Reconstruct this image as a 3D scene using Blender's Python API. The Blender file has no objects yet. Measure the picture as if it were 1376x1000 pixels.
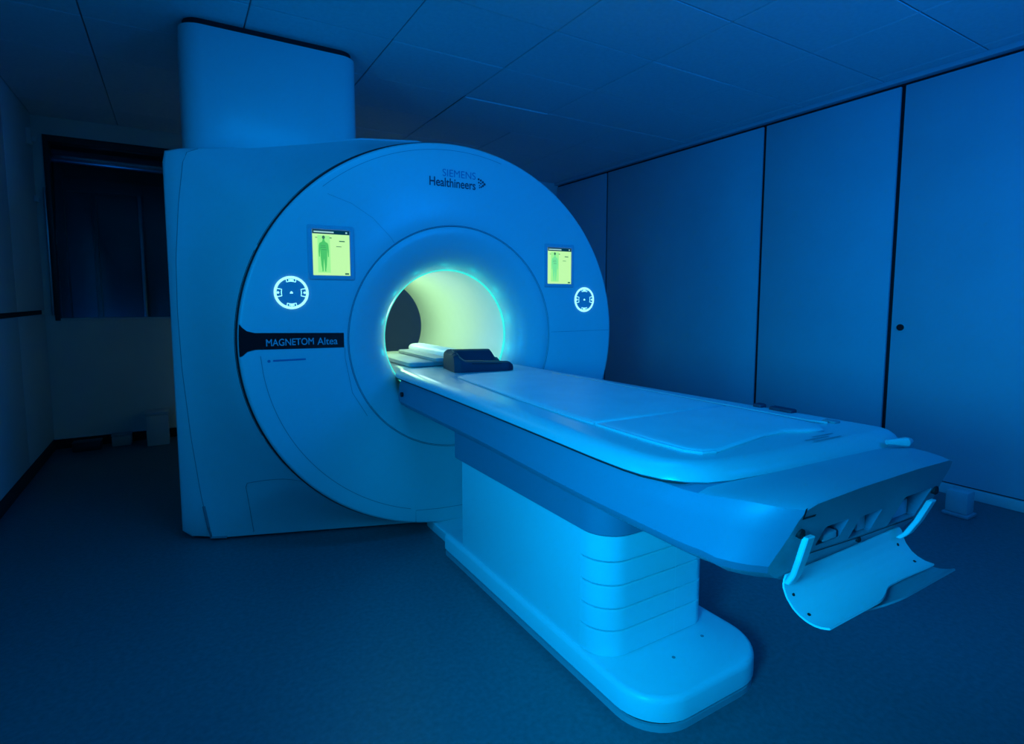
import bpy, bmesh, math, random
from mathutils import Vector, Matrix
from mathutils.bvhtree import BVHTree
random.seed(7)
PI = math.pi
S = bpy.context.scene
COL = S.collection

# ------------------------------------------------------------------ camera, world, light, exposure
W_PX, F_PX, PX_CY = 1376.0, 745.4, 470.5
cam_d = bpy.data.cameras.new('camera'); cam = bpy.data.objects.new('camera', cam_d); COL.objects.link(cam)
cam_d.sensor_width = 36.0; cam_d.sensor_fit = 'HORIZONTAL'
cam_d.lens = 36.0 * F_PX / W_PX
cam_d.shift_y = (PX_CY - 500.0) / W_PX
cam_d.clip_start = 0.02; cam_d.clip_end = 60
cam.location = (-1.2825, -2.67, 1.25)
cam.rotation_euler = (math.radians(90 - 5.21), 0, math.radians(-31.16))
S.camera = cam

w = bpy.data.worlds.new('world'); S.world = w; w.use_nodes = True
w.node_tree.nodes['Background'].inputs[0].default_value = (0.0, 0.2, 1.0, 1)
w.node_tree.nodes['Background'].inputs[1].default_value = 0.004

S.view_settings.view_transform = 'Standard'; S.view_settings.look = 'None'
S.view_settings.gamma = 1.0; S.view_settings.use_curve_mapping = False
S.view_settings.exposure = 0.0

def area(name, loc, target, size, power, color, size_y=None, spread=180):
    d = bpy.data.lights.new(name, 'AREA'); d.energy = power; d.color = color; d.size = size
    d.spread = math.radians(spread)
    if size_y: d.shape = 'RECTANGLE'; d.size_y = size_y
    o = bpy.data.objects.new(name, d); COL.objects.link(o); o.location = loc
    o.rotation_euler = (Vector(target) - Vector(loc)).to_track_quat('-Z', 'Y').to_euler()
    return o
def point(name, loc, power, color, r=0.1):
    d = bpy.data.lights.new(name, 'POINT'); d.energy = power; d.color = color; d.shadow_soft_size = r
    o = bpy.data.objects.new(name, d); COL.objects.link(o); o.location = loc; return o

BLUE = (0.0, 0.205, 1.0); CYAN = (0.0, 0.34, 1.0)
area('room_light_key', (-1.70, -2.40, 1.15), (0.0, -1.55, 0.42), 0.4, 11.5, (0.0, 0.41, 1.0), spread=80)
area('added_side_light', (-2.08, -0.85, 1.5), (-0.2, -0.57, 0.9), 0.5, 8, CYAN, size_y=0.9, spread=145)  # added by the left wall, out of view, to brighten the scanner's left cover
area('added_overhead_light', (-0.5, -1.3, 2.66), (-0.42, -1.1, 1.0), 1.1, 17, (0.0, 0.29, 1.0), size_y=0.5)  # added overhead, out of view, to brighten the upper face and tabletop
area('room_light_fill', (1.1, -3.3, 2.0), (1.6, 0.0, 1.9), 0.8, 25, BLUE, spread=125)
# lamps of the tunnel lighting
point('tunnel_lamp', (-0.12, 0.95, 1.18), 3.5, (0.50, 1.0, 0.42), 0.06)
point('tunnel_lamp', (-0.08, 0.52, 1.16), 1.45, (0.54, 1.0, 0.90), 0.05)
for k in range(9):                                                   # points added inside the tunnel mouth to spread the ring's teal halo
    a = math.radians(-12 + 204 * k / 8); point('ring_halo_light', (0.315 * math.cos(a), 0.10, 1.049 + 0.315 * math.sin(a)), 0.07, (0.0, 0.95, 0.80), 0.012)

# ------------------------------------------------------------------ materials
def mat(name, col, rough=0.5, metal=0.0, spec=0.5, noise=0.0, nscale=20.0, bump=0.0, bscale=200.0, coat=0.0):
    m = bpy.data.materials.new(name); m.use_nodes = True
    nt = m.node_tree; b = nt.nodes['Principled BSDF']
    b.inputs['Base Color'].default_value = (*col, 1); b.inputs['Roughness'].default_value = rough
    b.inputs['Metallic'].default_value = metal; b.inputs['Specular IOR Level'].default_value = spec
    b.inputs['Coat Weight'].default_value = coat; b.inputs['Coat Roughness'].default_value = 0.15
    tc = nt.nodes.new('ShaderNodeTexCoord')
    n = nt.nodes.new('ShaderNodeTexNoise'); n.inputs['Scale'].default_value = nscale; n.inputs['Detail'].default_value = 5
    nt.links.new(tc.outputs['Object'], n.inputs['Vector'])
    r = nt.nodes.new('ShaderNodeValToRGB')
    r.color_ramp.elements[0].position = 0.3; r.color_ramp.elements[1].position = 0.7
    r.color_ramp.elements[0].color = (*[c * (1 - noise) for c in col], 1)
    r.color_ramp.elements[1].color = (*[min(1, c * (1 + noise)) for c in col], 1)
    nt.links.new(n.outputs['Fac'], r.inputs['Fac']); nt.links.new(r.outputs['Color'], b.inputs['Base Color'])
    if bump:
        n2 = nt.nodes.new('ShaderNodeTexNoise'); n2.inputs['Scale'].default_value = bscale; n2.inputs['Detail'].default_value = 3
        nt.links.new(tc.outputs['Object'], n2.inputs['Vector'])
        bp = nt.nodes.new('ShaderNodeBump'); bp.inputs['Strength'].default_value = bump; bp.inputs['Distance'].default_value = 0.002
        nt.links.new(n2.outputs['Fac'], bp.inputs['Height']); nt.links.new(bp.outputs['Normal'], b.inputs['Normal'])
    return m
def emit(name, col, strength):
    m = bpy.data.materials.new(name); m.use_nodes = True; nt = m.node_tree
    b = nt.nodes['Principled BSDF']; b.inputs['Base Color'].default_value = (*[c * 0.3 for c in col], 1)
    b.inputs['Emission Color'].default_value = (*col, 1); b.inputs['Emission Strength'].default_value = strength
    return m
M = dict(
    cover=mat('scanner_white_cover', (0.72, 0.73, 0.74), 0.36, noise=0.012, nscale=3, bump=0.02, bscale=900, coat=0.35),
    disc=mat('scanner_face_gloss', (0.63, 0.64, 0.65), 0.36, noise=0.01, nscale=3, coat=0.15),
    table=mat('table_white_plastic', (0.78, 0.79, 0.80), 0.36, noise=0.012, nscale=4),
    table_top=mat('tabletop_plastic', (0.50, 0.51, 0.53), 0.28, noise=0.015, nscale=6),
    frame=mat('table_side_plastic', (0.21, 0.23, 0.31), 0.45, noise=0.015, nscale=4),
    pad=mat('mattress_vinyl', (0.60, 0.62, 0.64), 0.42, noise=0.05, nscale=9, bump=0.12, bscale=120),
    tray=mat('tray_plastic', (0.84, 0.85, 0.86), 0.4, noise=0.01, nscale=6),
    shade=mat('grey_plastic', (0.34, 0.36, 0.39), 0.5, noise=0.03, nscale=8),
    bezel=mat('screen_surround', (0.46, 0.48, 0.54), 0.4),
    gap=mat('dark_gap', (0.008, 0.009, 0.011), 0.7),
    seam=mat('seam_grey', (0.26, 0.27, 0.29), 0.6),
    endcap=mat('end_cap_grey', (0.36, 0.38, 0.42), 0.42, noise=0.02, nscale=6),
    black=mat('black_gloss_strip', (0.006, 0.006, 0.008), 0.22),
    coil=mat('navy_foam_plastic', (0.016, 0.022, 0.045), 0.55, noise=0.05, nscale=20, bump=0.1),
    tunnel=mat('tunnel_liner', (0.80, 0.80, 0.78), 0.45, noise=0.01),
    inkd=mat('dark_lettering', (0.02, 0.03, 0.06), 0.5),
    inkl=mat('grey_blue_lettering', (0.10, 0.18, 0.34), 0.5),
    inkw=mat('pale_lettering', (0.42, 0.45, 0.5), 0.5),
    floor=mat('grey_linoleum', (0.125, 0.135, 0.15), 0.42, noise=0.16, nscale=55, bump=0.06, bscale=500),
    wallp=mat('wall_panel_laminate', (0.60, 0.63, 0.68), 0.5, noise=0.03, nscale=2.5, bump=0.04, bscale=300),
    wall=mat('painted_wall', (0.62, 0.68, 0.66), 0.6, noise=0.03, nscale=3, bump=0.05, bscale=250),
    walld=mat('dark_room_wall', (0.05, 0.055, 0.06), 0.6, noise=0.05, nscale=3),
    tile=mat('ceiling_tile', (0.78, 0.79, 0.80), 0.75, noise=0.04, nscale=40, bump=0.2, bscale=260),
    grid=mat('ceiling_grid', (0.3, 0.31, 0.32), 0.5),
    metal=mat('brushed_metal', (0.45, 0.47, 0.5), 0.3, metal=1.0, noise=0.05, nscale=40),
    darkdoor=mat('dark_door_laminate', (0.06, 0.068, 0.085), 0.3, noise=0.08, nscale=4),
    frame_dark=mat('window_frame_dark', (0.03, 0.032, 0.036), 0.4),
    box=mat('pale_box_plastic', (0.5, 0.52, 0.53), 0.5, noise=0.03),
    led=emit('ring_light_cyan', (0.06, 0.95, 0.80), 0.7),
    dial=emit('dial_light_cyan', (0.32, 0.95, 1.0), 1.5),
    scr=emit('screen_glow', (0.58, 1.0, 0.33), 0.9),
    scr_hd=emit('screen_header', (0.0, 0.045, 0.06), 0.6),
    scr_man=emit('screen_figure_green', (0.08, 0.60, 0.11), 0.85),
    scr_man2=emit('screen_figure_pale', (0.20, 0.86, 0.28), 0.85),
    scr_dk=emit('screen_dark_green', (0.05, 0.22, 0.09), 0.7),
    scr_mid=emit('screen_pale_band', (0.38, 1.0, 0.26), 0.85),
    scr_w=emit('screen_white', (0.60, 1.0, 0.75), 0.6),
)
gl = bpy.data.materials.new('window_glass'); gl.use_nodes = True
_b = gl.node_tree.nodes['Principled BSDF']; _b.inputs['Transmission Weight'].default_value = 1.0
_b.inputs['Roughness'].default_value = 0.0; _b.inputs['IOR'].default_value = 1.45; _b.inputs['Base Color'].default_value = (0.75, 0.8, 0.82, 1)
M['glass'] = gl

# ------------------------------------------------------------------ helpers
def finish(bm, name, m, parent=None, ang=35, recalc=True):
    if recalc: bmesh.ops.recalc_face_normals(bm, faces=bm.faces)
    t = math.radians(ang)
    for f in bm.faces: f.smooth = True
    for e in bm.edges:
        if len(e.link_faces) != 2 or e.calc_face_angle(0) > t: e.smooth = False
    me = bpy.data.meshes.new(name); bm.to_mesh(me); bm.free()
    me.materials.append(m if not isinstance(m, str) else M[m])
    return link(me, name, parent)
def link(me, name, parent=None):
    o = bpy.data.objects.new(name, me); COL.objects.link(o)
    if parent is not None: adopt(o, parent)
    return o
def wloc(o):
    v = o.location.copy()
    while o.parent is not None: o = o.parent; v += o.location
    return v
def adopt(o, p): o.parent = p; o.location = Vector((0, 0, 0)) - wloc(p)
def thing(name, label, cat, loc):
    o = bpy.data.objects.new(name, None); COL.objects.link(o); o.location = loc
    o.empty_display_size = 0.1; o['label'] = label; o['category'] = cat; return o
def tag(o, label, cat, group=None):
    o['label'] = label; o['category'] = cat
    if group: o['group'] = group
    return o
def struct(o, label=None):
    o['kind'] = 'structure'
    if label: o['label'] = label
    return o
def box(bm, x0, x1, y0, y1, z0, z1, bev=0.0, seg=2):
    vs = [bm.verts.new(p) for p in ((x0,y0,z0),(x1,y0,z0),(x1,y1,z0),(x0,y1,z0),(x0,y0,z1),(x1,y0,z1),(x1,y1,z1),(x0,y1,z1))]
    fs = [bm.faces.new([vs[i] for i in q]) for q in ((3,2,1,0),(4,5,6,7),(0,1,5,4),(1,2,6,5),(2,3,7,6),(3,0,4,7))]
    if bev > 0:
        es = list({e for f in fs for e in f.edges})
        bmesh.ops.bevel(bm, geom=es, offset=bev, segments=seg, profile=0.5, affect='EDGES')
def bx(name, m, parent, *a, **k):
    bm = bmesh.new(); box(bm, *a, **k); return finish(bm, name, m, parent)
def loft(bm, rings, cap0=False, cap1=False, closed=True):
    R = [[bm.verts.new(p) for p in r] for r in rings]
    n = len(R[0])
    for a, b in zip(R, R[1:]):
        for i in range(n if closed else n - 1):
            j = (i + 1) % n
            bm.faces.new((a[i], a[j], b[j], b[i]))
    if cap0: bm.faces.new(list(reversed(R[0])))
    if cap1: bm.faces.new(R[-1])
    return R
def tube(bm, pts, r, n=8, cap=True, closed=False):
    pts = [Vector(p) for p in pts]; rings = []
    for i, p in enumerate(pts):
        if closed: d = (pts[(i + 1) % len(pts)] - pts[i - 1])
        else: d = pts[min(i + 1, len(pts) - 1)] - pts[max(i - 1, 0)]
        d.normalize(); up = Vector((0, 0, 1)) if abs(d.z) < 0.9 else Vector((0, 1, 0))
        a = d.cross(up).normalized(); b = d.cross(a).normalized()
        rr = r[i] if isinstance(r, (list, tuple)) else r
        rings.append([p + (a * math.cos(2*PI*k/n) + b * math.sin(2*PI*k/n)) * rr for k in range(n)])
    if closed: rings.append(rings[0])
    if closed:
        R = [[bm.verts.new(q) for q in rg] for rg in rings[:-1]]; R.append(R[0])
        for u, v in zip(R, R[1:]):
            for i in range(n): bm.faces.new((u[i], u[(i+1) % n], v[(i+1) % n], v[i]))
    else: loft(bm, rings, cap, cap)
def ribbon(bm, pts, wid, normal=(0, -1, 0), th=0.001, closed=False):
    """flat strip of width wid along pts, facing 'normal'"""
    pts = [Vector(p) for p in pts]; nv = Vector(normal).normalized(); L = []
    N = len(pts)
    for i, p in enumerate(pts):
        d = (pts[(i + 1) % N] - pts[i - 1]) if closed else pts[min(i + 1, N - 1)] - pts[max(i - 1, 0)]
        s = d.cross(nv).normalized() * wid / 2
        L.append((p + s + nv * th, p - s + nv * th))
    if closed: L.append(L[0])
    vs = [[bm.verts.new(q) for q in pr] for pr in (L[:-1] if closed else L)]
    if closed: vs.append(vs[0])
    for a, b in zip(vs, vs[1:]): bm.faces.new((a[0], a[1], b[1], b[0]))
def poly_xz(bm, pts, y, th=0.0012):
    """flat plate in the XZ plane facing -Y with a small thickness"""
    a = [bm.verts.new((x, y, z)) for x, z in pts]; b = [bm.verts.new((x, y - th, z)) for x, z in pts]
    n = len(pts); bm.faces.new(b)
    for i in range(n): bm.faces.new((a[i], a[(i+1) % n], b[(i+1) % n], b[i]))
def rect_pts(x0, x1, z0, z1, r=0.0, n=4):
    if r <= 0: return [(x0, z0), (x1, z0), (x1, z1), (x0, z1)]
    out = []
    for cx, cz, a0 in ((x1-r, z0+r, -PI/2), (x1-r, z1-r, 0), (x0+r, z1-r, PI/2), (x0+r, z0+r, PI)):
        out += [(cx + r*math.cos(a0 + PI/2*k/n), cz + r*math.sin(a0 + PI/2*k/n)) for k in range(n + 1)]
    return out
def offset_poly(pts, d):
    """inward offset for a counter-clockwise XY polygon"""
    n = len(pts); out = []
    for i in range(n):
        p = Vector(pts[i - 1]); q = Vector(pts[i]); r = Vector(pts[(i + 1) % n])
        e1 = (q - p).normalized(); e2 = (r - q).normalized()
        n1 = Vector((-e1.y, e1.x)); n2 = Vector((-e2.y, e2.x)); b = (n1 + n2)
        if b.length < 1e-6: b = n1
        b.normalize(); c = max(0.4, b.dot(n1)); out.append(tuple(q + b * (d / c)))
    return out
def prism(name, m, parent, pts, prof, ang=35):
    """stack of offset outlines: prof = [(inset, z), ...]; closed top and bottom"""
    bm = bmesh.new()
    loft(bm, [[(x, y, z) for x, y in offset_poly(pts, d)] for d, z in prof], True, True)
    return finish(bm, name, m, parent, ang)
def rrect(x0, x1, y0, y1, rs, n=8):
    """ccw rounded rectangle; radii for corners (x1,y0),(x1,y1),(x0,y1),(x0,y0)"""
    out = []
    for (cx, cy, a0, r) in ((x1-rs[0], y0+rs[0], -PI/2, rs[0]), (x1-rs[1], y1-rs[1], 0, rs[1]), (x0+rs[2], y1-rs[2], PI/2, rs[2]), (x0+rs[3], y0+rs[3], PI, rs[3])):
        k = n if r > 0.002 else 0
        out += [(cx + r*math.cos(a0 + PI/2*i/max(k,1)), cy + r*math.sin(a0 + PI/2*i/max(k,1))) for i in range(k + 1)]
    return out
def text(name, body, m, parent, x0, x1, z, y, height=None, bold=0.0, th=0.0008):
    cu = bpy.data.curves.new(name, 'FONT'); cu.body = body; cu.size = 0.1; cu.offset = bold; cu.extrude = 0.0
    o = bpy.data.objects.new(name, cu); COL.objects.link(o)
    dg = bpy.context.evaluated_depsgraph_get(); me = bpy.data.meshes.new_from_object(o.evaluated_get(dg))
    bpy.data.objects.remove(o); bpy.data.curves.remove(cu)
    xs = [v.co.x for v in me.vertices]; ys = [v.co.y for v in me.vertices]
    sx = (x1 - x0) / (max(xs) - min(xs)); sy = sx if height is None else height / (max(ys) - min(0, min(ys)))
    if height is not None: sy = height / max(ys)
    mx = min(xs)
    for v in me.vertices: v.co = Vector((x0 + (v.co.x - mx) * sx, y - th, z + v.co.y * sy))
    me.name = name; me.materials.clear(); me.materials.append(M[m]); me.update()
    return link(me, name, parent)
def carve(o, cutters):
    for c in cutters:
        md = o.modifiers.new('cut', 'BOOLEAN'); md.object = c; md.operation = 'DIFFERENCE'; md.solver = 'EXACT'
    bpy.context.view_layer.update()
    dg = bpy.context.evaluated_depsgraph_get(); me = bpy.data.meshes.new_from_object(o.evaluated_get(dg))
    o.modifiers.clear(); old = o.data; o.data = me; bpy.data.meshes.remove(old)
    for c in cutters:
        d = c.data; bpy.data.objects.remove(c); bpy.data.meshes.remove(d)

# ------------------------------------------------------------------ room
XL, XR, YB, YF, ZC = -2.2, 2.93, 3.2, -4.2, 2.72
struct(bx('floor', 'floor', None, XL - .1, XR + .15, YF - .1, YB + 1.7, -0.08, 0.0), 'dark grey linoleum floor')
# ceiling: slab with the tiles laid in a grid
ce = struct(bx('ceiling', 'grid', None, XL - .1, XR + .15, YF - .1, YB + 1.7, ZC + 0.004, ZC + 0.1), 'suspended ceiling of square tiles')
xs = [XL] + [-0.16 + 0.735 * k for k in range(-2, 5)] ; xs = [x for x in xs if x < XR - 0.06] + [XR - 0.04]
ys = [-0.07 + 0.565 * k for k in range(-7, 6)]; ys = [YF] + ys + [YB]
tile_mesh = {}
for i in range(len(xs) - 1):
    for j in range(len(ys) - 1):
        a, b = xs[i + 1] - xs[i], ys[j + 1] - ys[j]
        if a < 0.05 or b < 0.05: continue
        k = (round(a, 3), round(b, 3))
        if k not in tile_mesh:
            bm = bmesh.new(); box(bm, 0.0035, a - 0.0035, 0.0035, b - 0.0035, 0, 0.012, bev=0.003, seg=1)
            o = finish(bm, 'ceiling_tile', 'tile'); tile_mesh[k] = o.data; bpy.data.objects.remove(o)
        o = bpy.data.objects.new('ceiling_tile', tile_mesh[k]); COL.objects.link(o); o.parent = ce
        o.location = (xs[i], ys[j], ZC - 0.008 + random.uniform(-0.0015, 0.0015))
        if abs(xs[i] - 0.575) < 0.02 and abs(ys[j] - 1.06) < 0.02: o.location.z = ZC - 0.016
# right wall with laminate door panels
wr = struct(bx('wall_right', 'gap', None, XR + 0.022, XR + 0.14, YF, YB, 0, ZC), 'wall of tall plain laminate panels with dark joints')
seams = [YF, -2.75, -1.75, -0.737, 0.28, 2.235, YB]
for a, b in zip(seams, seams[1:]):
    bx('wall_panel', 'wallp', wr, XR, XR + 0.022, a + 0.015, b - 0.015, 0.075, ZC - 0.055, bev=0.003)
bm = bmesh.new(); tube(bm, [(XR - 0.008, -0.81, 1.061), (XR + 0.002, -0.81, 1.061)], 0.022, 16)
finish(bm, 'panel_lock', 'black', wr)
struct(bx('trim_1', 'wallp', None, XR - 0.035, XR + 0.02, YF, YB, ZC - 0.035, ZC + 0.004), 'pale edge strip where ceiling meets right wall')
struct(bx('baseboard_right', 'wall', None, XR - 0.006, XR + 0.022, YF, YB, 0, 0.066, bev=0.003))
# left wall
wl = struct(bx('wall_left', 'gap', None, XL - 0.1, XL - 0.02, YF, YB, 0, ZC), 'dark left wall of tall panels')
ls = [YF, -2.3, -1.2, -0.1, 1.0, 2.29, YB]
for a, b in zip(ls, ls[1:]):
    bx('wall_panel', 'wall', wl, XL - 0.02, XL, a + 0.006, b - 0.006, 0.09, 1.13, bev=0.003)
    bx('wall_panel', 'wall', wl, XL - 0.02, XL, a + 0.006, b - 0.006, 1.165, ZC, bev=0.003)
struct(bx('baseboard_left', 'gap', None, XL - 0.02, XL + 0.006, YF, YB, 0, 0.085, bev=0.002))
# front wall behind the camera
struct(bx('wall_front', 'wall', None, XL - .1, XR + .14, YF - 0.1, YF, 0, ZC))
# back wall with the window opening
WX0, WX1, WZ0, WZ1 = -2.135, -0.75, 1.075, 2.57
bm = bmesh.new()
box(bm, XL - .1, WX0, YB, YB + .12, 0, ZC); box(bm, WX1, XR + .14, YB, YB + .12, 0, ZC)
box(bm, WX0, WX1, YB, YB + .12, 0.085, WZ0); box(bm, WX0, WX1, YB, YB + .12, WZ1, ZC)
wb = struct(finish(bm, 'wall_back', 'wall'), 'back wall with a wide dark window')
struct(bx('baseboard_back', 'gap', None, XL, XR, YB - 0.004, YB + .02, 0, 0.082))
struct(bx('trim_2', 'wallp', None, XL, XR, YB - 0.010, YB, 0.083, 0.093))
wn = struct(bpy.data.objects.new('window_1', None), 'wide interior window onto a dark room'); COL.objects.link(wn); wn.location = (-1.44, YB, WZ0)
fr = bx('window_frame', 'frame_dark', wn, WX0, WX0 + 0.035, YB - 0.012, YB + .1, WZ0, WZ1, bev=0.003)
bx('window_frame', 'frame_dark', wn, WX1 - 0.035, WX1, YB - 0.012, YB + .1, WZ0, WZ1, bev=0.003)
bx('window_frame', 'frame_dark', wn, WX0 + 0.035, WX1 - .035, YB - 0.012, YB + .1, WZ1 - 0.05, WZ1, bev=0.003)
bx('window_sill', 'wall', wn, WX0 + 0.035, WX1 - .035, YB - 0.012, YB + .1, WZ0, WZ0 + 0.02, bev=0.003)
bm = bmesh.new()                                                     # pane leans back to throw the lights' mirror images out of view
loft(bm, [[(x, YB + 0.006 + dy + .09 * k, WZ0 + 0.02 + (WZ1 - WZ0 - .07) * k) for x, dy in ((WX0 + .035, 0), (WX1 - .035, 0), (WX1 - .035, .006), (WX0 + .035, .006))] for k in (0, 1)], True, True)
finish(bm, 'window_pane', 'glass', wn)
bx('frame_edge_strip', 'metal', wn, WX0 - 0.018, WX0 - 0.001, YB - 0.022, YB - 0.001, 1.12, 2.15, bev=0.003)
# room beyond the window
bm = bmesh.new()
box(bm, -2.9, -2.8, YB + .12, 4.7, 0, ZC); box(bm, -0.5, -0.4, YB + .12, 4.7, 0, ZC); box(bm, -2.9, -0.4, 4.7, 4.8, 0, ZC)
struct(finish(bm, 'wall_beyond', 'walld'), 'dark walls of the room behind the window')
dr = struct(bpy.data.objects.new('door_1', None), 'dark double door seen through the window'); COL.objects.link(dr); dr.location = (-1.9, 3.95, 0)
bx('door_frame', 'frame_dark', dr, -2.25, -2.12, 3.9, 4.0, 0, 2.36, bev=0.004)
bx('door_frame', 'frame_dark', dr, -2.12, -1.50, 3.9, 4.0, 2.25, 2.36, bev=0.004)
bx('door_leaf', 'darkdoor', dr, -2.11, -1.92, 3.95, 3.99, 0.02, 2.245, bev=0.004)
bx('door_leaf', 'darkdoor', dr, -1.875, -1.555, 3.95, 3.99, 0.02, 2.245, bev=0.004)
bx('door_mullion', 'frame_dark', dr, -1.915, -1.88, 3.92, 3.985, 0.02, 2.245, bev=0.004)
bx('door_post', 'metal', dr, -1.55, -1.522, 3.88, 3.98, 0.0, 2.245, bev=0.004)
bx('side_panel', 'darkdoor', dr, -1.50, -0.9, 3.95, 3.99, 0.02, 2.36, bev=0.004)
bm = bmesh.new(); tube(bm, [(-2.75, 3.62, 2.50), (-0.55, 3.62, 2.47)], 0.055, 16)
tag(finish(bm, 'duct_pipe', 'metal'), 'shiny horizontal duct pipe behind the top of the dark window', 'pipe')

# ------------------------------------------------------------------ scanner
ZI = 1.049; RX, RZ = 1.057, 0.999
sc = thing('mri_scanner', 'large white ring-shaped scanner with a glowing tunnel and two lit screens', 'scanner', (0, 0.7, 0))
NA = 192
TH = [2 * PI * k / NA for k in range(NA)]
def ell(rx, rz, y, zmin=None):
    out = []
    for t in TH:
        x, z = rx * math.cos(t), ZI + rz * math.sin(t)
        out.append((x, y, max(z, zmin) if zmin is not None else z))
    return out
def raypoly(poly, t):
    """distance from (0,ZI) along angle t to the closed polyline"""
    dx, dz = math.cos(t), math.sin(t); best = None
    for i in range(len(poly)):
        ax, az = poly[i][0], poly[i][1] - ZI; bx_, bz = poly[(i+1) % len(poly)][0] - ax, poly[(i+1) % len(poly)][1] - ZI - az
        den = dx * bz - dz * bx_
        if abs(den) < 1e-9: continue
        r = (ax * bz - az * bx_) / den; s = (ax * dz - az * dx) / den
        if r > 0 and -1e-6 <= s <= 1 + 1e-6 and (best is None or r < best): best = r
    return best
def smooth_poly(pts, it=3):
    for _ in range(it):
        q = []
        for i in range(len(pts)):
            a, b = pts[i], pts[(i + 1) % len(pts)]
            q += [(a[0]*.75 + b[0]*.25, a[1]*.75 + b[1]*.25), (a[0]*.25 + b[0]*.75, a[1]*.25 + b[1]*.75)]
        pts = q
    return pts
ZB = 0.012
seam_poly = [(0, ZB), (-0.6, ZB), (-1.178, ZB), (-1.183, 0.03), (-1.215, 0.25), (-1.245, 0.55), (-1.268, 0.9), (-1.274, 1.2), (-1.268, 1.45), (-1.245, 1.72),
             (-1.215, 1.94), (-1.19, 1.985), (-1.12, 1.998), (-0.9, 2.03), (-0.62, 2.09), (-0.34, 2.155), (0.0, 2.19), (0.34, 2.155), (0.62, 2.06), (0.84, 1.90), (0.98, 1.72), (1.08, 1.45), (1.12, 1.2), (1.10, 0.8), (1.05, 0.45), (0.95, 0.15), (0.90, ZB)]
body_poly = [(0, ZB), (-1.30, ZB), (-1.306, 0.03), (-1.306, 1.0), (-1.304, 1.93), (-1.295, 1.975), (-1.26, 1.99), (-1.12, 2.005), (-0.9, 2.037), (-0.62, 2.097), (-0.34, 2.165), (0.0, 2.20), (0.34, 2.165), (0.64, 2.07), (0.87, 1.91), (1.01, 1.73), (1.12, 1.46), (1.16, 1.2), (1.14, 0.8), (1.09, 0.45), (0.99, 0.15), (0.94, ZB)]
def ring_of(poly, yf, shrink=0.0):
    out = []
    for t in TH:
        r = raypoly(poly, t) - shrink; x, z = r * math.cos(t), ZI + r * math.sin(t)
        out.append((x, yf(x, z, t) if callable(yf) else yf, z))
    return out
def yseam(x, z, t):
    b = 0.10 + 0.36 * abs(x)                       # sweep back along the floor
    k = min(1.0, max(0.0, (z - 0.02) / 0.5))
    side = 0.535 + 0.02 * max(0, (z - 1.2))
    return b * (1 - k) + side * k if z < 0.6 else side
R0 = ell(RX + 0.009, RZ + 0.008, 0.045); R1 = ring_of(seam_poly, yseam)
rings = []
for k in range(15):
    t = k / 14; D = 0.6 * math.sin(t * PI / 2) + 0.4 * t; L = 0.6 * (1 - math.cos(t * PI / 2)) + 0.4 * t
    rings.append([tuple(Vector((a[0] + (b[0]-a[0])*L, a[1] + (b[1]-a[1])*D, a[2] + (b[2]-a[2])*L))) for a, b in zip(R0, R1)])
bm = bmesh.new(); loft(bm, [ell(RX + 0.009, RZ + 0.008, 0.075)] + rings + [ring_of(seam_poly, lambda x, z, t: yseam(x, z, t) + 0.03, 0.006)])
bm.normal_update(); cover_bvh = BVHTree.FromBMesh(bm)
cover = finish(bm, 'front_cover', 'cover', sc, 40)
def yb(x, z, t): return yseam(x, z, t) + 0.004 + 0.035 * max(0, min(1, (-x - 1.0) / 0.3))
hb = ring_of(body_poly, yb)
bm = bmesh.new()
loft(bm, [ring_of(seam_poly, lambda x, z, t: yseam(x, z, t) + 0.05, 0.004), ring_of(seam_poly, lambda x, z, t: yseam(x, z, t) + 0.003, -0.0008),
          [tuple(Vector(a).lerp(Vector(b), 0.85)) for a, b in zip(R1, hb)], [(p[0], p[1] + 0.012, p[2]) for p in hb], ring_of(body_poly, 1.40), ring_of(body_poly, 1.43, 0.03), ell(0.40, 0.40, 1.43), ell(0.357, 0.357, 1.415)])
finish(bm, 'rear_cover', 'cover', sc, 40)
bm = bmesh.new()                                                     # dark joint between the two covers, thicker at the foot
tube(bm, [(p[0], p[1] + 0.004, p[2]) for p in R1 if p[0] < -0.2 and p[2] > 0.02 and p[0] < -1.1], 0.0035, 6)
low = sorted([p for p in R1 if p[0] < -1.1 and 0.012 < p[2] < 0.2], key=lambda p: p[2])
tube(bm, [(p[0], p[1] + 0.001, p[2]) for p in low], 0.008, 6)
finish(bm, 'cover_joint', 'seam', sc)
bm = bmesh.new(); tube(bm, [p for p in ell(RX + 0.003, RZ + 0.003, 0.055)], 0.009, 8, closed=True)
finish(bm, 'face_joint', 'gap', sc)
def on_cover(x, z):
    h = cover_bvh.ray_cast(Vector((x, -1, z)), Vector((0, 1, 0)))
    return h[0] if h[0] else Vector((x, 0.3, z))
def poly_samples(pts, n=14):
    out = []
    for a, b in zip(pts, pts[1:]): out += [(a[0] + (b[0]-a[0])*i/n, a[1] + (b[1]-a[1])*i/n) for i in range(n)]
    return out + [pts[-1]]
bm = bmesh.new(); tube(bm, [on_cover(x, z) for x, z in poly_samples([(-0.80, 0.39), (-0.87, 0.372), (-1.012, 0.318), (-1.018, 0.295), (-0.985, 0.03)])], 0.0022, 5)
finish(bm, 'panel_seam', 'seam', sc)
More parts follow.
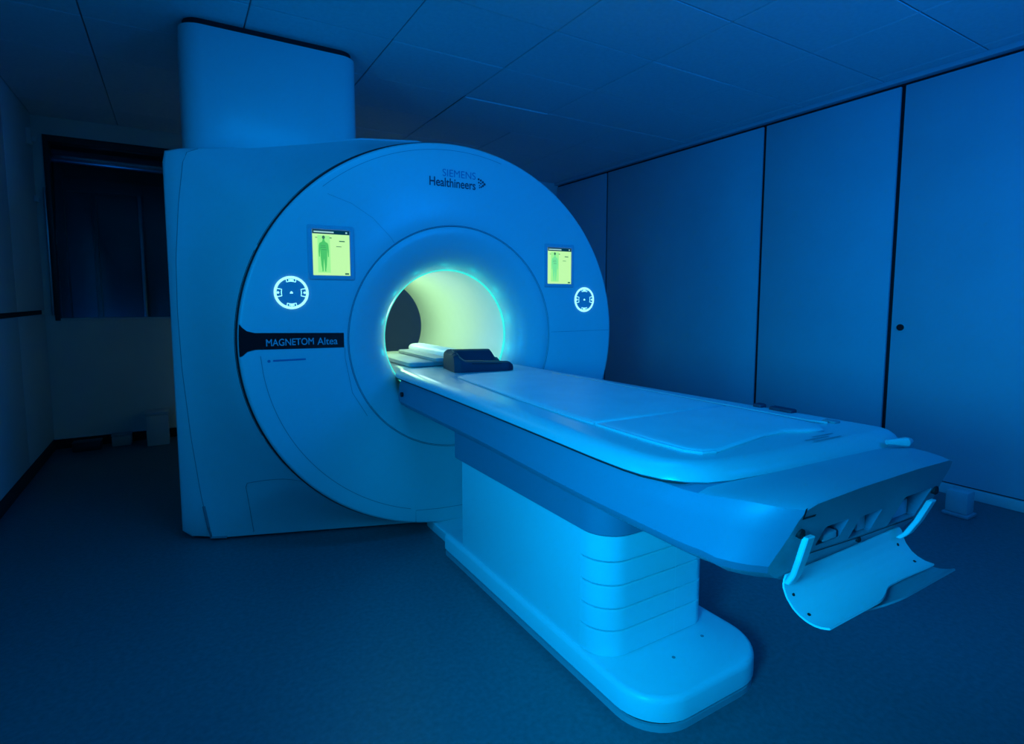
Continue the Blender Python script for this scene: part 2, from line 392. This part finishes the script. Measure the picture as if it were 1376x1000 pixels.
# the round face
bm = bmesh.new()
def mixr(f, y):                                                      # ellipse outside, circle (0.58) inside
    out = []
    for t in TH:
        k = (f - 0.58) / (1.0 - 0.58); rx = 0.58 * (1-k) + RX * k; rz = 0.58 * (1-k) + RZ * k
        out.append((rx * math.cos(t), y, ZI + rz * math.sin(t)))
    return out
loft(bm, [mixr(0.99, 0.09), mixr(1.0, 0.06), mixr(1.0, 0.014), mixr(0.997, 0.006), mixr(0.992, 0.0015), mixr(0.985, 0.0), mixr(0.9, 0), mixr(0.8, 0), mixr(0.7, 0), mixr(0.584, 0), mixr(0.581, 0.001), mixr(0.580, 0.012)])
face = finish(bm, 'front_face', 'disc', sc, 50)
# funnel round the tunnel mouth
bm = bmesh.new()
prof = [(0.5785, 0.012), (0.5785, 0.002), (0.575, 0.0005), (0.54, 0.004), (0.50, 0.012), (0.46, 0.026), (0.43, 0.042), (0.405, 0.062), (0.388, 0.082), (0.376, 0.102), (0.369, 0.118), (0.3655, 0.13)]
loft(bm, [ell(r, r, y) for r, y in prof])
finish(bm, 'tunnel_funnel', 'disc', sc, 60)
bm = bmesh.new(); loft(bm, [ell(r, r, y) for r, y in ((0.3655, 0.130), (0.3635, 0.130), (0.3595, 0.135), (0.3565, 0.141))])
finish(bm, 'ring_light', 'led', sc)
bm = bmesh.new(); loft(bm, [ell(0.3565, 0.3565, y) for y in (0.141, 0.3, 0.6, 0.9, 1.2, 1.415)])
bmesh.ops.reverse_faces(bm, faces=bm.faces)
finish(bm, 'tunnel_liner', 'tunnel', sc)
# seams of the face panels
def arc(f, a0, a1, n=40): return [((0.58 + (RX-0.58)*(f-0.58)/0.42) * math.cos(math.radians(a0 + (a1-a0)*i/n)), 0, ZI + (0.58 + (RZ-0.58)*(f-0.58)/0.42) * math.sin(math.radians(a0 + (a1-a0)*i/n))) for i in range(n+1)]
def seam(pts, wd, closed=False):
    bm = bmesh.new(); ribbon(bm, pts, wd, closed=closed); finish(bm, 'face_seam', 'seam', sc)
seam(arc(0.585, 0, 360, 96)[:-1], 0.0036, True)
seam([(-0.971, 0, 1.0)] + arc(0.925, 188, 253), 0.003)
seam(arc(0.965, 75, 132), 0.0022)
seam([(-0.66, 0, 1.735), (-0.55, 0, 1.70), (-0.45, 0, 1.64), (-0.36, 0, 1.55), (-0.345, 0, 1.525)], 0.0014)
seam([(-0.257, 0, 0.085), (-0.256, 0, 0.15), (-0.12, 0, 0.135), (0.03, 0, 0.128), (0.22, 0, 0.14)], 0.003)
seam([(-0.60, 0, 1.02), (-0.60, 0, 0.97), (-0.57, 0, 0.80), (-0.50, 0, 0.68)], 0.0022)
seam([(0.60, 0, 1.06), (1.045, 0, 1.06)], 0.002)
# black name strip, flared at the rim
bm = bmesh.new()
rim = [(RX * math.cos(a) * 0.999, ZI + RZ * math.sin(a) * 0.999) for a in [math.radians(d) for d in (174.6, 176, 178, 180, 181.5, 182.8)]]
pts = [(-0.604, 1.023), (-0.604, 1.092), (-0.99, 1.103), (-1.022, 1.112), (-1.040, 1.128)] + rim + [(-1.043, 1.004), (-1.022, 1.022), (-0.99, 1.029)]
poly_xz(bm, pts, 0.0, 0.002)
strip = finish(bm, 'name_strip', 'black', sc)
text('lettering', 'MAGNETOM', 'inkw', strip, -0.946, -0.742, 1.043, -0.0022, 0.031, bold=0.0012)
text('lettering', 'Altea', 'inkw', strip, -0.727, -0.634, 1.040, -0.0022, 0.033, bold=0.0008)
text('lettering', 'SIEMENS', 'inkl', sc, -0.083, 0.107, 1.880, 0.0, 0.036)
text('lettering', 'Healthineers', 'inkd', sc, -0.156, 0.106, 1.828, 0.0, 0.044, bold=0.0016)
bm = bmesh.new()
for (x, z, r) in ((0.125, 1.885, .006), (0.138, 1.880, .006), (0.150, 1.872, .0065), (0.160, 1.862, .007), (0.150, 1.853, .0065), (0.140, 1.846, .005), (0.130, 1.842, .004), (0.126, 1.868, .005), (0.138, 1.864, .005), (0.130, 1.853, .0035)):
    poly_xz(bm, [(x + r*math.cos(2*PI*k/8), z + r*math.sin(2*PI*k/8)) for k in range(8)], 0.0)
finish(bm, 'dot_emblem', 'inkd', sc)['kind'] = 'stuff'
bm = bmesh.new()
poly_xz(bm, [(-0.937 + .007*math.cos(2*PI*k/8), 0.975 + .007*math.sin(2*PI*k/8)) for k in range(8)], 0.0)
poly_xz(bm, rect_pts(-0.92, -0.78, 0.972, 0.980), 0.0)
finish(bm, 'small_print', 'inkl', sc)['kind'] = 'stuff'
# screens
def screen(cx, cz, dim):
    w2, h2 = 0.084, 0.104
    bm = bmesh.new()                                                 # shallow recessed surround
    a = rect_pts(cx-w2-.024, cx+w2+.024, cz-h2-.022, cz+h2+.022, .010); b = rect_pts(cx-w2-.020, cx+w2+.020, cz-h2-.018, cz+h2+.018, .008); c = rect_pts(cx-w2-.003, cx+w2+.003, cz-h2-.003, cz+h2+.003, .003)
    loft(bm, [[(x, 0.0, z) for x, z in a], [(x, -0.005, z) for x, z in b], [(x, -0.005, z) for x, z in c], [(x, -0.001, z) for x, z in c]], False, True)
    f = finish(bm, 'display_screen', 'bezel', sc)
    bm = bmesh.new(); poly_xz(bm, rect_pts(cx-w2, cx+w2, cz-h2, cz+h2), -0.001); p = finish(bm, 'screen_picture', 'scr', f); Y = -0.0024
    bm = bmesh.new(); poly_xz(bm, rect_pts(cx-w2, cx+w2, cz+h2-.019, cz+h2), Y, .0004); finish(bm, 'screen_header', 'scr_hd', f)
    bm = bmesh.new(); poly_xz(bm, rect_pts(cx-w2+.022, cx-w2+.078, cz-h2+.012, cz+h2-.026), Y, .0003); finish(bm, 'screen_band', 'scr_mid', f)
    bm = bmesh.new(); poly_xz(bm, rect_pts(cx-w2+.006, cx+.012, cz+h2-.013, cz+h2-.007), Y - .0005, .0003); poly_xz(bm, rect_pts(cx+w2-.018, cx+w2-.010, cz+h2-.013, cz+h2-.006), Y - .0005, .0003)
    finish(bm, 'screen_header_text', 'scr_w', f)['kind'] = 'stuff'
    X = cx - 0.035; half = [(0, .072), (.004, .070), (.005, .062), (.008, .056), (.019, .050), (.022, .040), (.0235, .012), (.0225, -.014), (.0185, -.014), (.0175, .006), (.0165, .022), (.0155, .0), (.0150, -.016), (.0125, -.050), (.0085, -.076), (.0095, -.082), (.0035, -.082), (.0025, -.05), (.0, -.022)]
    k = 0.98; z0 = cz - 0.006
    pts = [(X + a * k, z0 + b * k) for a, b in half] + [(X - a * k, z0 + b * k) for a, b in reversed(half[1:-1])]
    bm = bmesh.new(); poly_xz(bm, pts, Y - .0005, .0003); finish(bm, 'screen_figure', 'scr_man' if not dim else 'scr_man2', f)
    bm = bmesh.new(); poly_xz(bm, [(X + .0068*math.cos(2*PI*j/12), z0 + .077*k + .0082*math.sin(2*PI*j/12)) for j in range(12)], Y - .0007, .0003)
    for x0, x1, z in ((X-.013, X+.008, .036), (X-.014, X+.010, .028), (X-.010, X+.012, .018)): poly_xz(bm, rect_pts(x0, x1, z0+z, z0+z+.0015), Y - .001, .0002)
    for x0, x1, z, h in ((cx+.036, cx+.062, .052, .005), (cx+.022, cx+.046, .028, .003), (cx+.060, cx+.078, -.100, .008), (cx-.008, cx+.002, .066, .004), (cx-.072, cx-.062, .066, .003)): poly_xz(bm, rect_pts(x0, x1, cz+z, cz+z+h), Y - .0005, .0002)
    finish(bm, 'screen_symbols', 'scr_dk', f)['kind'] = 'stuff'
screen(-0.650, 1.466, False); screen(0.657, 1.446, True)
# round control dials
def dial(cx, cz, R):
    bm = bmesh.new(); poly_xz(bm, [(cx + (R-.004)*math.cos(2*PI*k/48), cz + (R-.004)*math.sin(2*PI*k/48)) for k in range(48)], 0.0, .001)
    d = finish(bm, 'control_dial', 'bezel', sc)
    bm = bmesh.new(); n = 64
    def cir(r, y): return [(cx + r*math.cos(2*PI*k/n), y, cz + r*math.sin(2*PI*k/n)) for k in range(n)]
    loft(bm, [cir(R, -.0005), cir(R-.001, -.003), cir(R-.010, -.003), cir(R-.011, -.0005)])
    finish(bm, 'dial_ring', 'dial', d)
    bm = bmesh.new()
    def P(r, a): return (cx + r*math.cos(math.radians(a)), -.0012, cz + r*math.sin(math.radians(a)))
    for a in (0, 90, 180, 270):
        s = 17 if a % 180 == 0 else 19; ri = R*.58 if a % 180 == 0 else R*.69
        ribbon(bm, [P(R*.86, a-s), P(ri, a-s*1.15), P(ri*1.0, a-6), P(ri, a+6), P(ri, a+s*1.15), P(R*.86, a+s)], .0032, th=.0006)
        for q in ((0,) if a % 180 == 0 else (-1, 0, 1)):
            c = P(R*.77, a + q*9); poly_xz(bm, [(c[0] + .006*math.cos(2*PI*k/8), c[2] + .005*math.sin(2*PI*k/8)) for k in range(8)] if q == 0 else rect_pts(c[0]-.002, c[0]+.002, c[2]-.004, c[2]+.004), -.0012, .0006)
    poly_xz(bm, [(cx-.007, cz-.004), (cx+.007, cz-.004), (cx+.004, cz+.003), (cx, cz+.006), (cx-.004, cz+.003)], -.0012, .0006)
    finish(bm, 'dial_symbols', 'dial', d)['kind'] = 'stuff'
dial(-0.832, 1.281, 0.074); dial(0.845, 1.249, 0.074)
# cable shaft from the housing up to the ceiling
sh = rrect(-1.205, -0.285, 0.75, 1.36, (0.10, 0.16, 0.16, 0.10), 10)
bm = bmesh.new(); loft(bm, [[(x, y, z) for x, y in sh] for z in (1.93, 2.2, 2.5, ZC - 0.045)], False, True)
finish(bm, 'ceiling_shaft', 'cover', sc)
bm = bmesh.new(); loft(bm, [[(x, y, z) for x, y in offset_poly(sh, 0.02)] for z in (ZC - 0.05, ZC - 0.010)], False, True)
finish(bm, 'shaft_collar', 'gap', sc)


# ------------------------------------------------------------------ patient table
tb = thing('patient_table', 'long white patient table on a pedestal reaching out of the scanner', 'table', (0.08, -0.9, 0))
# base
base_pts = rrect(-0.207, 0.358, -1.640, -0.24, (0.17, 0.02, 0.02, 0.15), 10)
prism('base_plinth', 'shade', tb, offset_poly(base_pts, 0.004), [(0.0, 0.0), (0.0, 0.020), (0.01, 0.022)])
prism('base_plinth', 'gap', tb, offset_poly(base_pts, 0.012), [(0.0, 0.018), (0.0, 0.034)])
prism('base_cover', 'table', tb, base_pts, [(0.006, 0.030), (0.0, 0.034), (0.0, 0.088), (0.003, 0.098), (0.009, 0.104), (0.018, 0.1075)], 40)
prism('base_flange', 'table', tb, rrect(-0.150, 0.28, -0.25, 0.16, (0, 0.02, 0.06, 0), 6), [(0.004, 0.0), (0.0, 0.006), (0.0, 0.05), (0.006, 0.056)])
bm = bmesh.new(); ribbon(bm, [(-0.207, -0.93, 0.036), (-0.207, -0.93, 0.09)], 0.003, (-1, 0, 0), 0.0006)
finish(bm, 'base_seam', 'tray', tb)
bm = bmesh.new(); tube(bm, [(0.03, -1.50, 0.107), (0.03, -1.50, 0.109)], 0.006, 10); finish(bm, 'base_screw', 'seam', tb)
bm = bmesh.new(); tube(bm, [(0.20, -1.47, 0.107), (0.20, -1.47, 0.109)], 0.006, 10); finish(bm, 'base_screw', 'seam', tb)
# column: smooth rear shell, front of stacked bellows panels
CX0, CX1 = -0.192, 0.287
prism('column_shell', 'table', tb, rrect(CX0, CX1, -1.30, -0.40, (0, .03, .03, 0), 4), [(0, 0.10), (0, 0.512)])
prism('column_core', 'gap', tb, rrect(CX0+.012, CX1-.012, -1.40, -1.28, (.09, 0, 0, .09), 8), [(0, 0.10), (0, 0.51)])
zs = [0.108, 0.196, 0.270, 0.347, 0.425, 0.512]
for a, b in zip(zs, zs[1:]):
    prism('bellows_panel', 'table', tb, rrect(CX0 + .0004, CX1 - .0004, -1.412, -1.27, (.06, 0, 0, .10), 10), [(0.0012, a + .0024), (0.0, a + .0034), (0.0, b - .0034), (0.0012, b - .0024)])
bm = bmesh.new(); ribbon(bm, [(0.125, -1.412, 0.115), (0.125, -1.412, 0.505)], 0.003, (0, -1, 0), 0.0006); finish(bm, 'column_seam', 'tray', tb)
# carriage under the frame
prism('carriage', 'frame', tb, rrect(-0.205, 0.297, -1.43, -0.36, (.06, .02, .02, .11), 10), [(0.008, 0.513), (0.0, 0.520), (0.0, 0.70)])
# frame: lofted sections
def wf(y):
    P = [(0.06, .328), (0, .335), (-.85, .352), (-1.4, .383), (-1.7, .397), (-1.85, .395), (-1.95, .382), (-2.03, .362), (-2.08, .335), (-2.10, .315)]
    for (a, u), (b, v) in zip(P, P[1:]):
        if a >= y >= b: return u + (v - u) * (a - y) / (a - b)
    return P[0][1] if y > P[0][0] else P[-1][1]
def frame_ring(y, end):
    wv = wf(y); top = 0.852 + 0.014 * max(0.0, min(1.0, (-1.89 - y) / 0.12)) ; lowx = min(wv + 0.008, 0.398) if y > -2.0 else wv + 0.022
    prof = [(0.0, 0.60 + .06), (-0.23, 0.665), (-lowx + .05, 0.690), (-lowx + .012, 0.715), (-lowx, 0.735), (-wv - .004, 0.80), (-wv, top - .03), (-wv + .012, top - .008), (-wv + .04, top), (-0.12, top + 0.004 * max(0.0, min(1.0, (-1.89 - y) / 0.12)))]
    full = prof + [(-x, z) for x, z in reversed(prof[1:])]
    return [(x + 0.012, y + end * max(0, (top - z)) * 0.42, z) for x, z in full]
ring_y = [(0.035, 0), (0.03, 0), (-.4, 0), (-.85, 0), (-1.2, 0), (-1.4, 0), (-1.6, 0), (-1.75, 0), (-1.87, .1), (-1.905, .2), (-1.95, .4), (-2.0, .6), (-2.04, .8), (-2.07, .9), (-2.09, 1.0), (-2.10, 1.0)]
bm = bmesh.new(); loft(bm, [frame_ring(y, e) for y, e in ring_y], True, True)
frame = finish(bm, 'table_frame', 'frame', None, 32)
cut = []
def cutter(*a, **k):
    bm = bmesh.new(); box(bm, *a, **k); cut.append(finish(bm, 'cutter', 'shade'))
cutter(-0.03, 0.062, -2.2, -1.95, 0.720, 0.780, bev=.004, seg=1)
cutter(0.155, 0.292, -2.2, -1.95, 0.706, 0.790, bev=.004, seg=1)
cutter(-0.175, -0.085, -2.2, -1.99, 0.742, 0.790, bev=.004, seg=1)
carve(frame, cut); adopt(frame, tb)
for p in frame.data.polygons: p.use_smooth = True
_bm = bmesh.new(); _bm.from_mesh(frame.data)
for e in _bm.edges: e.smooth = not (len(e.link_faces) != 2 or e.calc_face_angle(0) > math.radians(30))
_bm.to_mesh(frame.data); _bm.free()
# the grey end cap is its own piece
_bm = bmesh.new(); _bm.from_mesh(frame.data); _b2 = _bm.copy()
def is_cap(f): c = f.calc_center_median(); return c.y < -1.902 and c.x > -0.36 and f.normal.x > -0.55 and c.x < 0.37 and c.z > 0.66
bmesh.ops.delete(_bm, geom=[f for f in _bm.faces if is_cap(f)], context='FACES'); bmesh.ops.delete(_b2, geom=[f for f in _b2.faces if not is_cap(f)], context='FACES')
_bm.to_mesh(frame.data); _bm.free()
finish(_b2, 'end_cap', 'endcap', tb, 30, recalc=False)
# end panel details
bx('socket_block', 'table', tb, 0.024, 0.060, -2.03, -1.955, 0.722, 0.764, bev=.003)
bx('socket_block', 'table', tb, 0.19, 0.285, -2.02, -1.955, 0.708, 0.748, bev=.004)
bx('release_clip', 'table', tb, -0.150, -0.10, -2.052, -1.995, 0.745, 0.762, bev=.004)
def yend(z): return -2.10 + 0.42 * (0.866 - z)
bm = bmesh.new(); ribbon(bm, [(-0.20, yend(.728), .728), (0.02, yend(.712), .712), (0.29, yend(.700), .700)], 0.003, (0, -1, -.42), 0.001); finish(bm, 'end_seam', 'gap', tb)
bm = bmesh.new(); ribbon(bm, [(-0.30, yend(.865), .865), (-0.292, yend(.84), .84), (-0.25, yend(.838), .838)], 0.006, (0, -1, -.42), 0.001); finish(bm, 'end_notch', 'gap', tb)
def knob(x, z, r, nm='end_knob', l=0.006):
    y = yend(z); bm = bmesh.new(); tube(bm, [(x, y + .01, z), (x, y - l, z - l*.3), (x, y - l - .002, z - l*.3)], [r, r, r * .7], 14); return finish(bm, nm, 'gap', tb)
knob(-0.275, .803, 0.010); knob(0.31, .780, 0.011); knob(0.025, .706, 0.007, 'end_hole', .003)
bm = bmesh.new(); tube(bm, [(-0.318, -0.03, 0.775), (-0.338, -0.03, 0.775)], 0.012, 10); finish(bm, 'side_socket', 'gap', tb)
# tabletop
def top_outline():
    L = [(1.05, .255), (0.30, .262), (0.14, .285), (0.02, .325), (-.5, .338), (-1.0, .357), (-1.4, .376), (-1.62, .387), (-1.72, .388), (-1.77, .383), (-1.815, .368), (-1.85, .343), (-1.875, .31), (-1.89, .26), (-1.902, .16)]
    left = [(-x, y) for y, x in L]                        # from the far end down the left side
    cx, cy, r = 0.368, -1.882, 0.052
    right = [(0.0, -1.912), (0.16, -1.922), (0.30, -1.931)] + [(cx + r*math.cos(math.radians(a)), cy + r*math.sin(math.radians(a))) for a in (-80, -60, -40, -20, 0)] + [(0.41, -1.7), (0.39, -1.4), (0.368, -1.0), (0.348, -.5), (0.328, .02), (0.288, .14), (.262, .30), (.255, 1.05)]
    return left + right                                   # ccw
tp = top_outline()
bm = bmesh.new()
loft(bm, [[(x, y, z) for x, y in offset_poly(tp, d)] for d, z in ((0.02, 0.8525), (-0.014, 0.8535), (-0.018, 0.857), (-0.015, 0.867), (-0.005, 0.880), (0.006, 0.8875), (0.018, 0.892), (0.030, 0.894))], True, True)
finish(bm, 'tabletop', 'table_top', tb, 45)
bm = bmesh.new(); loft(bm, [[(x, y, z) for x, y in offset_poly(tp, d)] for d, z in ((0.004, 0.846), (-0.010, 0.8475), (-0.010, 0.8532), (0.004, 0.8532))])
finish(bm, 'tabletop_joint', 'gap', tb)
# mattress pads
def pad(pts, z0, th):
    return prism('mattress_pad', 'pad', tb, pts, [(0.0, z0), (-.002, z0 + th*.5), (0.002, z0 + th*.85), (0.008, z0 + th), (0.03, z0 + th + .001)], 60)
p1 = [(-.19, -.40), (-.215, -.62), (-.245, -.95), (-.272, -1.35), (-.275, -1.465), (.252, -1.485), (.25, -1.3), (.245, -.95), (.235, -.5), (.22, -.38), (.0, -.36), (-.15, -.36)]
pad(p1, 0.894, 0.009)
p2 = [(-.276, -1.475), (-.281, -1.70), (-.275, -1.79), (-.255, -1.825), (-.22, -1.835), (.0, -1.80), (.10, -1.80), (.15, -1.83), (.20, -1.845), (.25, -1.80), (.255, -1.70), (.252, -1.495)]
pad(p2, 0.894, 0.009)
for q in (p1[:5], p2[:5], [(.266, -.5), (.276, -1.0), (.283, -1.4), (.287, -1.75), (.304, -1.80)]):
    bm = bmesh.new(); tube(bm, [(x - .004, y, 0.897) for x, y in q], 0.0045, 6); finish(bm, 'mattress_piping', 'table_top', tb)
bm = bmesh.new()
for x0, x1, y in ((.06, .16, -1.878), (.07, .19, -1.893), (.11, .2, -1.866)): ribbon(bm, [(x0, y, .894), (x1, y - .004, .8935)], .005, (0, 0, 1), .002)
finish(bm, 'printed_marks', 'seam', tb)['kind'] = 'stuff'
# coil sockets on the far rim, corner cap
for y, s in ((-1.535, .016), (-1.60, .022), (-1.635, .022)):
    bx('coil_socket', 'coil', tb, .352, .386, y - s, y + s, .885, .905, bev=.006)
bx('coil_socket', 'seam', tb, .32, .35, -1.81, -1.77, .893, .900, bev=.003)
bm = bmesh.new(); tube(bm, [(.30, -1.955, .876), (.34, -1.985, .878), (.36, -1.985, .878)], [.006, .013, .008], 10); finish(bm, 'corner_cap', 'table_top', tb)
# tray at the foot end
prof = [(-2.028, .690), (-2.032, .668), (-2.040, .650), (-2.054, .634), (-2.068, .6255), (-2.084, .6205), (-2.100, .6195), (-2.114, .622), (-2.127, .627), (-2.140, .634)]
def prof_at(s):
    f = s * (len(prof) - 1); i = min(int(f), len(prof) - 2); t = f - i
    return (prof[i][0] + (prof[i+1][0]-prof[i][0])*t, prof[i][1] + (prof[i+1][1]-prof[i][1])*t)
def sheet(name, m, x0, x1, smax, off, th, nx=40, ns=24, s0=0.0):
    bm = bmesh.new(); G = []
    for i in range(nx + 1):
        u = i / nx; row = []; sm = smax(u)
        for j in range(ns + 1):
            v = j / ns; y, z = prof_at(s0 + (sm - s0) * v); r = .03
            e = 0.0
            if v < .12: e = .012 * (1 - v / .12) ** 2
            x = x0 + e + (x1 - x0 - 2 * e) * u
            row.append(bm.verts.new((x, y - off * .3, z - off)))
        G.append(row)
    fs = [bm.faces.new((G[i][j], G[i+1][j], G[i+1][j+1], G[i][j+1])) for i in range(nx) for j in range(ns)]
    bmesh.ops.recalc_face_normals(bm, faces=fs)
    bmesh.ops.solidify(bm, geom=fs, thickness=th)
    return finish(bm, name, m, tb, 50)
def sstep(a, b, x): t = max(0, min(1, (x - a) / (b - a))); return t * t * (3 - 2 * t)
tray = sheet('foot_tray', 'tray', -.255, .232, lambda u: .92 - .26 * sstep(.36, .62, u) + .05 * sstep(.7, 1, u), 0.0, .004)
sheet('tray_lip', 'endcap', -.20, .243, lambda u: .55 + .45 * sstep(.0, .5, u), 0.012, .004, s0=.35)  # grey colour stands in for the shaded underside of the tray
for x, s in ((-.235, .22), (-.235, .50), (.195, .2), (.2, .5)):
    y, z = prof_at(s); n = Vector((0, -.8, .6)) if s < .4 else Vector((0, -.5, .85)); c = Vector((x, y, z)) + n * .0002
    bm = bmesh.new(); tube(bm, [c - n * .002, c + n * .0045], .004, 10); finish(bm, 'tray_hole', 'gap', tb)
def arm(pts, wd=.026, th=.012):
    bm = bmesh.new(); rings = []
    for p in pts: rings.append([(p[0] + a, p[1] + b, p[2]) for a, b in ((-wd/2, -th/2), (wd/2, -th/2), (wd/2, th/2), (-wd/2, th/2))])
    loft(bm, rings, True, True); bmesh.ops.bevel(bm, geom=list(bm.edges), offset=.002, segments=1, affect='EDGES')
    return finish(bm, 'tray_arm', 'tray', tb)
arm([(-.262, -2.085, .797), (-.262, -2.072, .745), (-.248, -2.055, .705), (-.244, -2.040, .678)])
arm([(.235, -2.090, .775), (.216, -2.074, .725), (.204, -2.058, .69), (.205, -2.042, .672)])

# ------------------------------------------------------------------ things on and round the table
hc = thing('head_support', 'dark navy head support cushion lying on the table at the tunnel mouth', 'cushion', (0.04, -0.14, 0.8945))
bm = bmesh.new(); nx = 28
Z0 = 0.8945
def back_h(u): return .098 - .006*u - .045 * sstep(.78, .90, u) - .030 * sstep(.93, 1.0, u) - .012 * (1 - sstep(0, .06, u))
def front_h(u): return .060 - .018*u - .010 * (1 - sstep(0, .06, u)) - .012 * sstep(.94, 1, u)
secs = []
for i in range(nx + 1):
    u = i / nx; x = -.155 + .31 * u; e = .018 * (1 - sstep(0, .1, u)) + .018 * sstep(.9, 1, u)
    fh, bh = front_h(u), back_h(u); mid = fh * .55 * sstep(.08, .22, u) + (bh * .97) * (1 - sstep(.08, .22, u)); fh = fh * sstep(.02, .2, u) + (bh * .93) * (1 - sstep(.02, .2, u))
    pr = [(-.12 + e, 0), (-.122 + e, fh * .4), (-.115 + e, fh * .85), (-.10 + e, fh), (-.078 + e, fh), (-.06, mid), (-.0, mid * .95), (.03, mid + .01), (.055, bh * .9), (.072, bh), (.095 - e, bh), (.110 - e, bh * .85), (.118 - e, bh * .4), (.115 - e, 0)]
    secs.append([(x, y, z) for y, z in pr])
loft(bm, secs, True, True)
bmesh.ops.rotate(bm, verts=bm.verts, cent=(0, 0, 0), matrix=Matrix.Rotation(math.radians(-9), 3, 'Z'))
bmesh.ops.translate(bm, verts=bm.verts, vec=(0.032, -0.155, Z0 + .0006))
finish(bm, 'cushion_body', 'coil', hc, 40)
bm = bmesh.new(); ribbon(bm, [(-.06, -.2705, .9385), (.02, -.2865, .9355), (.09, -.299, .934)], .004, (-.15, -.98, 0.1), .003)
finish(bm, 'cushion_seam', 'gap', hc)
rl = thing('tunnel_bed_rail', 'pale bed rail with a rounded bolster inside the glowing tunnel', 'rail', (0, 0.4, 0.8945))
prism('rail_deck', 'shade', rl, rrect(-.250, .245, .06, .60, (.03, .03, .03, .03), 5), [(.006, .895), (0, .899), (0, .917), (.006, .921)])
prism('rail_step', 'shade', rl, rrect(-.12, .20, .02, .62, (.02, .02, .02, .02), 5), [(.004, .921), (0, .924), (0, .938), (.004, .942)])
bm = bmesh.new(); pr = [(-.046, .942), (-.046, .958), (-.036, .970), (-.018, .977), (.01, .979), (.04, .977), (.06, .970), (.07, .955), (.07, .942)]
loft(bm, [[(x * k + .012 * (1-k), y, .942 + (z - .942) * k) for x, z in pr] for y, k in ((.02, .8), (.03, .95), (.05, 1), (.60, 1), (.64, .9), (.66, .7))], True, True)
finish(bm, 'bolster', 'tray', rl, 50)

point('door_sheen_light', (-1.85, 3.62, 0.80), 3.0, BLUE, 0.05)  # unseen light added below the sill for the blue sheen on the doors
# small things near the walls
def floor_box(name, label, cat, x0, x1, y0, y1, h, m, lid):
    t = thing(name, label, cat, ((x0+x1)/2, (y0+y1)/2, 0))
    bx('body', m, t, x0, x1, y0, y1, 0, h * .9, bev=.008); bx('lid', lid, t, x0 - .004, x1 + .004, y0 - .004, y1 + .004, h * .9, h, bev=.006)
    return t
floor_box('storage_box', 'pale upright box standing on the floor against the back wall beside the scanner', 'box', -1.545, -1.38, 2.90, 3.08, .29, 'box', 'box')
t = floor_box('floor_unit', 'low dark unit lying on the floor by the back wall', 'box', -2.06, -1.87, 2.99, 3.12, .075, 'frame_dark', 'frame_dark')
floor_box('cable_cover', 'low grey cover on the floor between the dark unit and the pale box', 'box', -1.80, -1.66, 3.04, 3.15, .10, 'shade', 'shade')
t = thing('wall_connector', 'small white block on the floor beyond the table foot near the right wall', 'block', (2.55, -1.30, 0))
bx('body', 'box', t, 2.52, 2.62, -1.39, -1.28, .02, .15, bev=.012); bx('foot', 'shade', t, 2.51, 2.63, -1.40, -1.27, 0, .02, bev=.006)
t = thing('wall_bracket', 'small pale bracket high on the left wall near the back corner', 'bracket', (XL, 3.0, 2.1))
bx('bracket_plate', 'wall', t, XL, XL + .03, 2.98, 3.06, 2.44, 2.56, bev=.004); bx('bracket_arm', 'wall', t, XL + .03, XL + .06, 3.0, 3.04, 2.46, 2.50, bev=.004)
t = thing('wall_switch', 'tiny pale switch box on the left wall beside the dark window', 'switch', (XL, 3.12, 2.0))
bx('switch_box', 'wall', t, XL, XL + .03, 3.10, 3.15, 2.02, 2.07, bev=.004); bx('switch_button', 'inkw', t, XL + .03, XL + .034, 3.115, 3.135, 2.035, 2.055)
